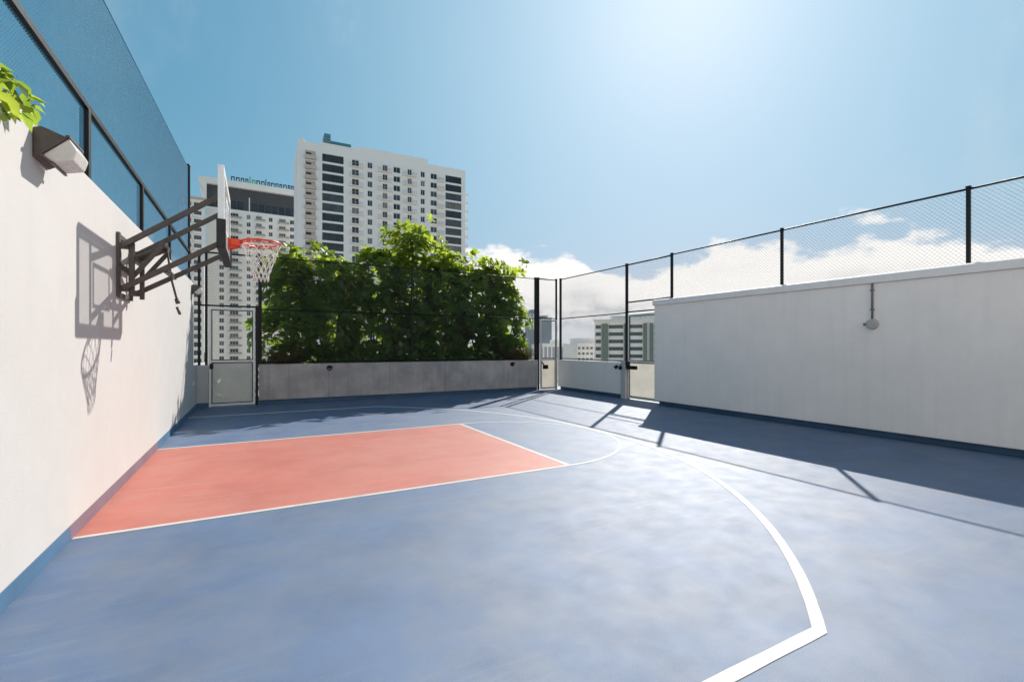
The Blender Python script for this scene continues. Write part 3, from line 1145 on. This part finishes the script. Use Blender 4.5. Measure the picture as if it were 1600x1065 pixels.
# end balconies on the right flank
m = MB()
m.box((.001, 1.0, -.2), (1.5, 6.0, 0), 0)
m.box((1.45, 1.0, .0), (1.5, 6.0, .95), 0)
m.box((.001, 1.0, .0), (1.449, 1.05, .95), 0)
fill(t, 'end_balcony', (m, ['tower_white']), W_, [(r[0] - .45, r[1]) for r in tops[:-1]])
# parapets and roof plant
m = MB()
m.box((U(466), .5, ZT), (U(477), 21, ZT + 1.0))
m.box((U(500), -.15, ZT + .001), (U(560), 21.5, ZT + .55))
m.box((U(560), -.05, ZT + .002), (U(668), 21.4, ZT + 1.5))
m.build('parapet', 'tower_white', t)
m = MB()
m.box((U(509), 4, ZT + .56), (U(519), 9, ZT + 5.2))
m.box((U(519) + .01, 4.5, ZT + .56), (U(552), 9, ZT + 3.4))
m.build('roof_plant_room', 'roof_teal', t)
m = MB()
for k in range(5):
    m.box((U(507) + k * .05, 3.9, ZT + .8 + k * .95), (U(545) if k < 2 else U(520), 3.98, ZT + .9 + k * .95))
m.build('louvre', 'tower_grey', t)

# ---- hotel block with dark top storeys and roof sign
t, W_, U = facade_frame('hotel_tower', 'cream hotel block with dark top storeys and a rooftop letter sign', 'building', 321, 181.5, 480, 200.0)
ZA = 97.0
rows_h = []
z = ZA - 12.6 - 1.75
while z > 12:
    rows_h.append((z, z + 1.75))
    z -= 2.98
rows_h.reverse()
cw = []
for (a, b, wide) in ((342.5, 350, 0), (359, 372.5, 1), (385.5, 391.5, 0), (400, 409, 1), (420, 426, 0), (436, 446.5, 1), (453, 460, 0), (467, 474, 0)):
    cw.append((U(a), U(b), rows_h, wide))
punched_wall(t, W_, 20, [(c[0], c[1], c[2]) for c in cw], rows_h, ZA - 11.2, 0, 'tower_cream', .45)
for (a, b, rws, wide) in cw:
    w = b - a
    fill(t, 'window', (window_part(t, 'window', w, 1.75, nv=1 + wide, nh=0, depth=.40), ['tower_cream', 'window_glass']), a, rws)
    if wide:
        m = MB()
        m.box((-.2, -1.2, -.2), (w + 1.2, -.001, 0), 0)
        m.box((-.2, -1.2, .0), (w + 1.2, -1.16, .75), 1)
        fill(t, 'balcony', (m, ['tower_cream', 'railing_grey']), a, [(r[0] - .4, r[1]) for r in rws])
# dark recessed storeys, roof slab with raking end
m = MB()
m.box((.4, 1.0, ZA - 11.198), (W_, 19.5, ZA - 2.401), 0)
m.build('dark_storeys', 'dark_cladding', t)
for i in range(15):
    m = MB()
    x = .8 + (W_ - 1.6) * i / 14
    if i not in (5,):
        m.box((x, .93, ZA - 10.6), (x + (W_ - 1.6) / 14 * .8, .99, ZA - 7.6), 1)
        m.build('glazing', ['dark_cladding', 'window_glass'], t)
m = MB()
m.box((U(389), .80, ZA - 11.19), (U(390.5), .92, ZA - 5.5))
m.build('flagpole', 'tower_white', t)
m = MB()
prof = [(-2.6, ZA), (-2.2, ZA - 2.4), (-.6, ZA - 4.6), (.38, ZA - 11.18), (.38, ZA - 2.4), (W_, ZA - 2.4), (W_, ZA)]
vs = [(x, -.6, z) for x, z in prof] + [(x, 20.5, z) for x, z in prof]
n = len(prof)
m.add(vs, [tuple(range(n)), tuple(reversed(range(n, 2 * n)))] + [(i, i + n, (i + 1) % n + n, (i + 1) % n) for i in range(n)])
m.build('roof_slab', 'tower_cream', t)
sg = MB()
rs = random.Random(5)
x = U(361)
while x < U(466):
    hgt = rs.choice((1.9, 1.9, 2.0, 2.9))
    w = rs.uniform(.9, 1.4)
    mi = 1 if U(386) < x < U(397) else 0
    sg.box((x, 1.0, ZA + .001), (x + .36, 1.3, ZA + hgt + .2), mi)
    if hgt < 2.5:
        sg.box((x + .36, 1.0, ZA + hgt - .25), (x + w, 1.3, ZA + hgt + .2), mi)
        sg.box((x + w - .34, 1.0, ZA + .001), (x + w, 1.3, ZA + hgt - .25), mi)
    else:
        w = .5
    x += w + rs.uniform(.25, .4)
sg.build('roof_sign', ['sign_dark', 'sign_green'], t)

# ---- balcony block left of the hotel, seen past the end of the wall
t, W_, U = facade_frame('balcony_block', 'pale block with stacked balconies beside the hotel tower', 'building', 285, 168.0, 319, 172.0)
ZC = 85.0
rws = []
z = ZC - 3.2
while z > 14:
    rws.append((z, z + 2.0))
    z -= 2.98
rws.reverse()
cc = [(U(288), U(299)), (U(303), U(315))]
punched_wall(t, W_, 16, cc, rws, ZC, 0, 'tower_white', .45)
for (a, b) in cc:
    w = b - a
    fill(t, 'window', (window_part(t, 'window', w, 2.0, nv=2, nh=0, depth=.40), ['tower_grey', 'window_glass']), a, rws)
    m = MB()
    m.box((-.2, -1.1, -.2), (w + .2, -.001, .0), 0)
    m.box((-.2, -1.1, .0), (w + .2, -1.06, .6), 0)
    fill(t, 'balcony', (m, ['tower_white']), a, [(r[0] - .3, r[1]) for r in rws])
m = MB()
m.box((-.6, -1.4, ZC + .001), (W_ + .6, 16.3, ZC + .5))
m.build('roof_slab', 'tower_tan', t)

# ---- green banded block on the right
t, W_, U = facade_frame('office_block', 'wide low block with white bands and green piers behind the right gate', 'building', 929, 205.0, 1075, 192.0)
ZD = 42.6
rws = []
z = ZD - 3.3
while z > 8:
    rws.append((z, z + 1.55))
    z -= 3.15
rws.reverse()
cc = [(U(930.5), U(939)), (U(951), U(974)), (U(982), U(1004)), (U(1022), U(1046)), (U(1053), U(1071))]
punched_wall(t, W_, 26, cc, rws, ZD, 0, 'tower_white', .5)
for (a, b) in cc:
    fill(t, 'window', (window_part(t, 'window', b - a, 1.55, nv=3, nh=0, depth=.45), ['green_facade', 'window_green']), a, rws)
for (p0, p1) in ((940, 950), (975, 981.5), (1005, 1011), (1015, 1021), (1046.5, 1052)):
    MB().box((U(p0), -.7, 0), (U(p1), -.002, ZD - 1.2)).build('pier', 'green_facade', t)
m = MB()
m.box((-.4, -.9, ZD), (W_ + .4, 26, ZD + .7))
m.box((6, 6, ZD + .7), (W_ - 9, 16, ZD + 2.6))
m.build('roof_edge', 'tower_cream', t)
m = MB()
for i in range(9):
    m.tube([(8 + i * 2.2, 3, ZD + .7), (8 + i * 2.2, 3, ZD + 1.9)], .08, 5)
m.tube([(8, 3, ZD + 1.9), (8 + 8 * 2.2, 3, ZD + 1.9)], .08, 5)
m.build('roof_railing', 'railing_grey', t)


# ---- smaller blocks of the skyline seen through the fence
def block(label, px0, px1, d, ztop, steps, wm_, wmat, rowh=3.2, ncol=5, strips=False, deep=18, ang=4):
    t, W_, U = facade_frame('city_block', label, 'building', px0, d, px1, d + ang)
    rws = []
    z = ztop - rowh
    while z > max(2, ztop - 26):
        rws.append((z, z + rowh * .48))
        z -= rowh
    rws.reverse()
    cs = []
    for i in range(ncol):
        a = W_ * (i + .18) / ncol
        b = W_ * (i + .82) / ncol
        cs.append((a, b) if not strips else (a, b, [(rws[0][0], rws[-1][1])]))
    punched_wall(t, W_, deep, cs, rws, ztop, 0, wm_, .4)
    for c in cs:
        r_ = c[2] if strips else rws
        fill(t, 'window', (window_part(t, 'window', c[1] - c[0], r_[0][1] - r_[0][0], nv=1, nh=(5 if strips else 0), depth=.36), [wm_, wmat]), c[0], r_)
    z = ztop
    for (f0, f1, hh) in steps:
        MB().box((W_ * f0, 2 + f0, z + .001), (W_ * f1, deep - 2, z + hh)).build('roof_storey', wm_, t)
    m = MB()
    m.box((-.3, -.4, ztop - .5), (W_ + .3, -.001, ztop + .6))
    m.build('cornice', wm_, t)
    return t


block('distant slim grey tower seen through the corner fence', 845, 862, 520, 30 + 33.5, [(.2, .7, 2.5)], 'tower_grey', 'tower_grey', 3.3, 3, True)
block('distant pale grey tower rising just left of the slim grey tower', 826, 843, 640, 30 + 48, [(.3, .8, 4)], 'tower_grey', 'tower_cream', 3.3, 3, True)
block('low white block with vertical slits behind the corner gate', 843, 881, 300, 30 + 3.0, [(.75, .9, 3.0)], 'tower_white', 'tower_grey', 3.2, 6, True)
block('stepped white low block left of the green pier block', 902, 934, 255, 30 + 3.0, [(.25, 1.0, 3.2)], 'tower_white', 'window_green', 3.0, 5)
block('small distant white block left of the stepped block', 884, 903, 330, 30 + .5, [(.35, 1.0, 3.0)], 'tower_white', 'window_green', 3.2, 4)
block('broad distant pale block on the horizon behind the shrubs', 735, 812, 380, 30 + 4, [(.1, .4, 3)], 'tower_cream', 'window_green', 3.2, 9)
block('distant pale block on the skyline past the right wall', 1090, 1190, 330, 30 - 1, [(.2, .5, 3)], 'tower_cream', 'window_green', 3.2, 10, ang=-5)
block('distant low block standing behind the low white block', 862, 905, 700, 30 - 1.5, [(.1, .4, 3)], 'tower_cream', 'tower_grey', 3.2, 6)

# far-off tree belt on the city ground
m = MB()
rf = random.Random(9)
for i in range(1500):
    az = rf.uniform(-1.2, 1.25)
    d = rf.uniform(420, 1800)
    p = Vector((CX + math.sin(YAW + az) * d, math.cos(YAW + az) * d, -30))
    rr_ = rf.uniform(4, 9)
    hh = rf.uniform(9, 17)
    k = 6
    vs = []
    for (zf, rf_) in ((.15, .55), (.45, 1.0), (.8, .7)):
        for j in range(k):
            a = 6.283 * j / k + rf.uniform(-.3, .3)
            q = rr_ * rf_ * rf.uniform(.75, 1.2)
            vs.append((p.x + math.cos(a) * q, p.y + math.sin(a) * q, p.z + hh * (zf + rf.uniform(-.08, .08))))
    vs.append((p.x, p.y, p.z + hh))
    vs.append((p.x, p.y, p.z))
    fs = []
    for r_ in range(2):
        for j in range(k):
            fs.append((r_ * k + j, r_ * k + (j + 1) % k, (r_ + 1) * k + (j + 1) % k, (r_ + 1) * k + j))
    for j in range(k):
        fs.append((2 * k + j, 2 * k + (j + 1) % k, 3 * k))
        fs.append(((j + 1) % k, j, 3 * k + 1))
    m.add(vs, fs)
m.build('distant_trees', 'far_leaf', label='far belt of dark green street trees between the city blocks', cat='trees', kind='stuff')

# ---- unseen building face added at the near end, bouncing sunlight into the shade
t = thing('bounce_building', 'unseen white stucco building face added opposite the planter to bounce sunlight', 'building', (XR + .36, YN, 0), math.pi)
W_ = XR + .6
rws = [(4.6, 6.2), (7.7, 9.3), (10.8, 12.4)]
cc = [(1.6, 2.9), (6.6, 7.9), (9.4, 10.6)]
punched_wall(t, W_, 8, cc, rws, 14.2, -.01, 'stucco_lightened', .3)
for (a, b) in cc:
    fill(t, 'window', (window_part(t, 'window', b - a, 1.6, nv=1, nh=0, depth=.25), ['alu_frame', 'window_glass']), a, rws)
